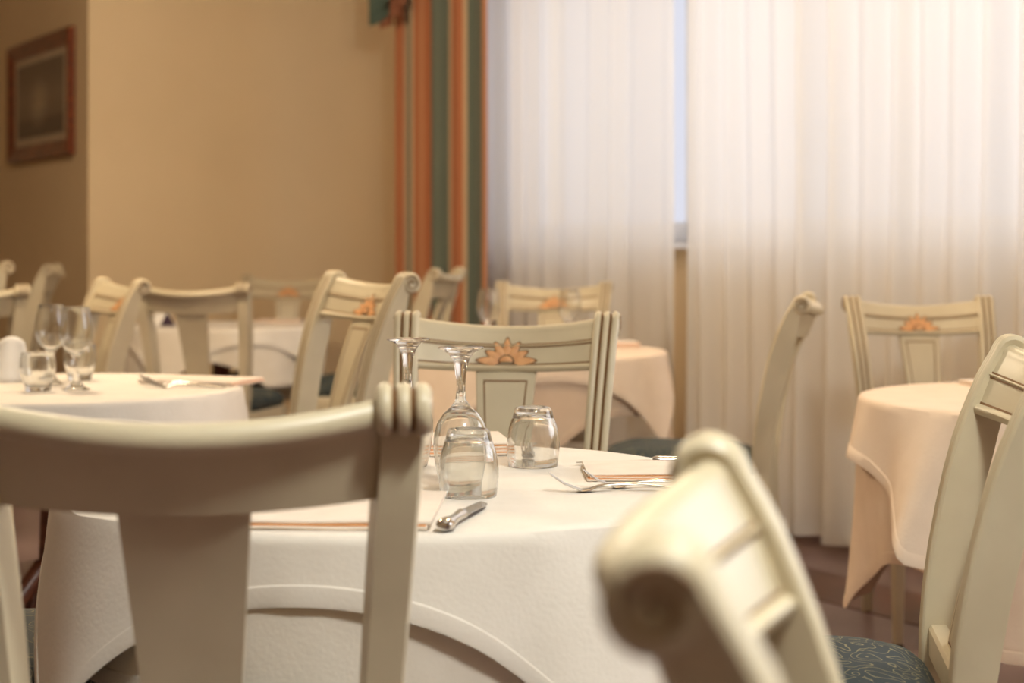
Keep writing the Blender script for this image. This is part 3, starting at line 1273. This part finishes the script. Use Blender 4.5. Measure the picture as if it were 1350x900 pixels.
# ------------------------------------------------------------------ napkins
def napkin(x, y, w, d, ang, label, mat='napkin', layers=3, th=.0034, group='folded napkins on the tables', rest=0.0):
    """folded flat: layers joined at rounded folds along the front edge (local -y)"""
    root = empty('napkin', (x, y, CT + rest), math.radians(ang))
    tag(root, label, 'napkin', group)
    rr = random.Random(int(x * 1000) + int(y * 777))
    for k in range(layers):
        b = MB()
        z0 = .0006 + k * th * 1.12
        ox, oy = rr.uniform(-.003, .003), rr.uniform(-.001, .003) + .002 * k
        rows = []
        nx = 9
        for i in range(nx + 1):
            s = i / nx
            xx = lerp(-w / 2, w / 2, s) + ox
            wob = .0006 * math.sin(s * 9 + k * 2)
            ring = []
            # closed section: rounded front fold, flat back
            for a in range(90, 271, 30):
                aa = math.radians(a)
                ring.append(Vector((xx, -d / 2 + oy + math.cos(aa) * th * .5 + th * .5, z0 + th * .5 + math.sin(aa) * th * .5 + wob)))
            ring.append(Vector((xx, d / 2 + oy, z0 + wob * .3)))
            ring.append(Vector((xx, d / 2 + oy, z0 + th * .9 + wob * .3)))
            rows.append(ring)
        b.loft(rows)
        b.build('folded_layer', M[mat], root)
        if k < layers - 1:
            # thin orange strip between layers: inter-reflected light put in as colour
            b = MB()
            b.box((ox, -d / 2 + oy + .0085, z0 + th * 1.06), (w * .985, .016, th * .34))
            b.build('inner_fold', M['napkin_fold'], root, smooth=False)
    return root


napkin(-.205, 2.075, .225, .245, -2, 'folded napkin at the front edge of the middle table beside the knife', layers=2, th=.0056)
napkin(.222, 2.440, .230, .150, 1, 'folded napkin behind the two forks near the blurred chair')
napkin(-.105, 2.735, .19, .17, 8, 'folded napkin at the far edge of the middle table behind the glasses', layers=4, th=.0045)
napkin(-.762, 4.110, .16, .26, 70, 'folded napkin beside the forks on the small left table')
napkin(1.20, 4.02, .19, .15, 10, 'folded napkin with orange edge on the peach table near the sheers', layers=3)
napkin(-1.04, 7.52, .20, .16, -5, 'folded napkin at the right part of the far white table')
napkin(.30, 5.62, .24, .18, 6, 'folded napkin on the table behind the central flower chair', layers=4, th=.004)


def standing_napkin(x, y, ang, label, h=.10, triangle=False):
    root = empty('standing_napkin', (x, y, CT), math.radians(ang))
    tag(root, label, 'napkin', 'standing folded napkins')
    for s in (-1, 1):
        b = MB()
        rows = []
        for i in range(9):
            u = -1 + i / 4
            row = []
            for j in range(9):
                v = j / 8
                row.append(Vector((u * .042 * (1 - .25 * v * v), s * (.030 * (1 - v ** 1.5) + .002) + .004 * math.sin(u * 4), .0008 + v * h * (1 - .12 * u * u))))
            rows.append(row)
        b.grid(rows)
        o = b.build('napkin_leaf', M['napkin_white'], root)
        md = o.modifiers.new('cloth_thickness', 'SOLIDIFY')
        md.thickness = .003
    if triangle:  # dark plum triangle in front of the folded napkin
        b = MB()
        b.loft([[Vector((-.005, y_, .001)), Vector((.062, y_, .001)), Vector((.026, y_, .062))] for y_ in (-.039, -.036)])
        b.build('table_card', M['plum'], root, smooth=False)
    return root


standing_napkin(-1.245, 4.150, 10, 'white standing napkin at the frame edge on the small left table', .112)
standing_napkin(-1.50, 7.15, 5, 'white standing napkin with a dark triangular card on the far white table', .062, True)

# ------------------------------------------------------------------ ceiling lamps (above the frame)
for i, (x, y, power, colour) in enumerate(LAMPS):
    root = empty('ceiling_lamp', (x, y, WALL_H))
    b = MB()
    b.lathe([(.0001, 0), (.16, 0), (.17, -.02), (.13, -.035), (.0001, -.035)], 32, closed=False)
    b.build('ceiling_plate', M['brass'], root)
    b = MB()
    b.lathe([(.125, -.035), (.12, -.06), (.085, -.09), (.04, -.103), (.0001, -.106)], 32, closed=False)
    b.build('opal_bowl', M['lamp'], root)
    tag(root, ('round brass ceiling lamp over the aisle between the central chair and the sheers', 'round brass ceiling lamp over the tables by the ochre wall',
               'round brass ceiling lamp farthest from the windows', 'round brass ceiling lamp over the blurred nearest chair')[i], 'ceiling lamp', 'ceiling lamps')
    ld = bpy.data.lights.new('lamp_light', 'POINT')
    ld.energy = power
    ld.color = colour
    ld.shadow_soft_size = .16
    lo = bpy.data.objects.new('lamp_light', ld)
    lo.location = (x, y, WALL_H - .24)
    col.objects.link(lo)
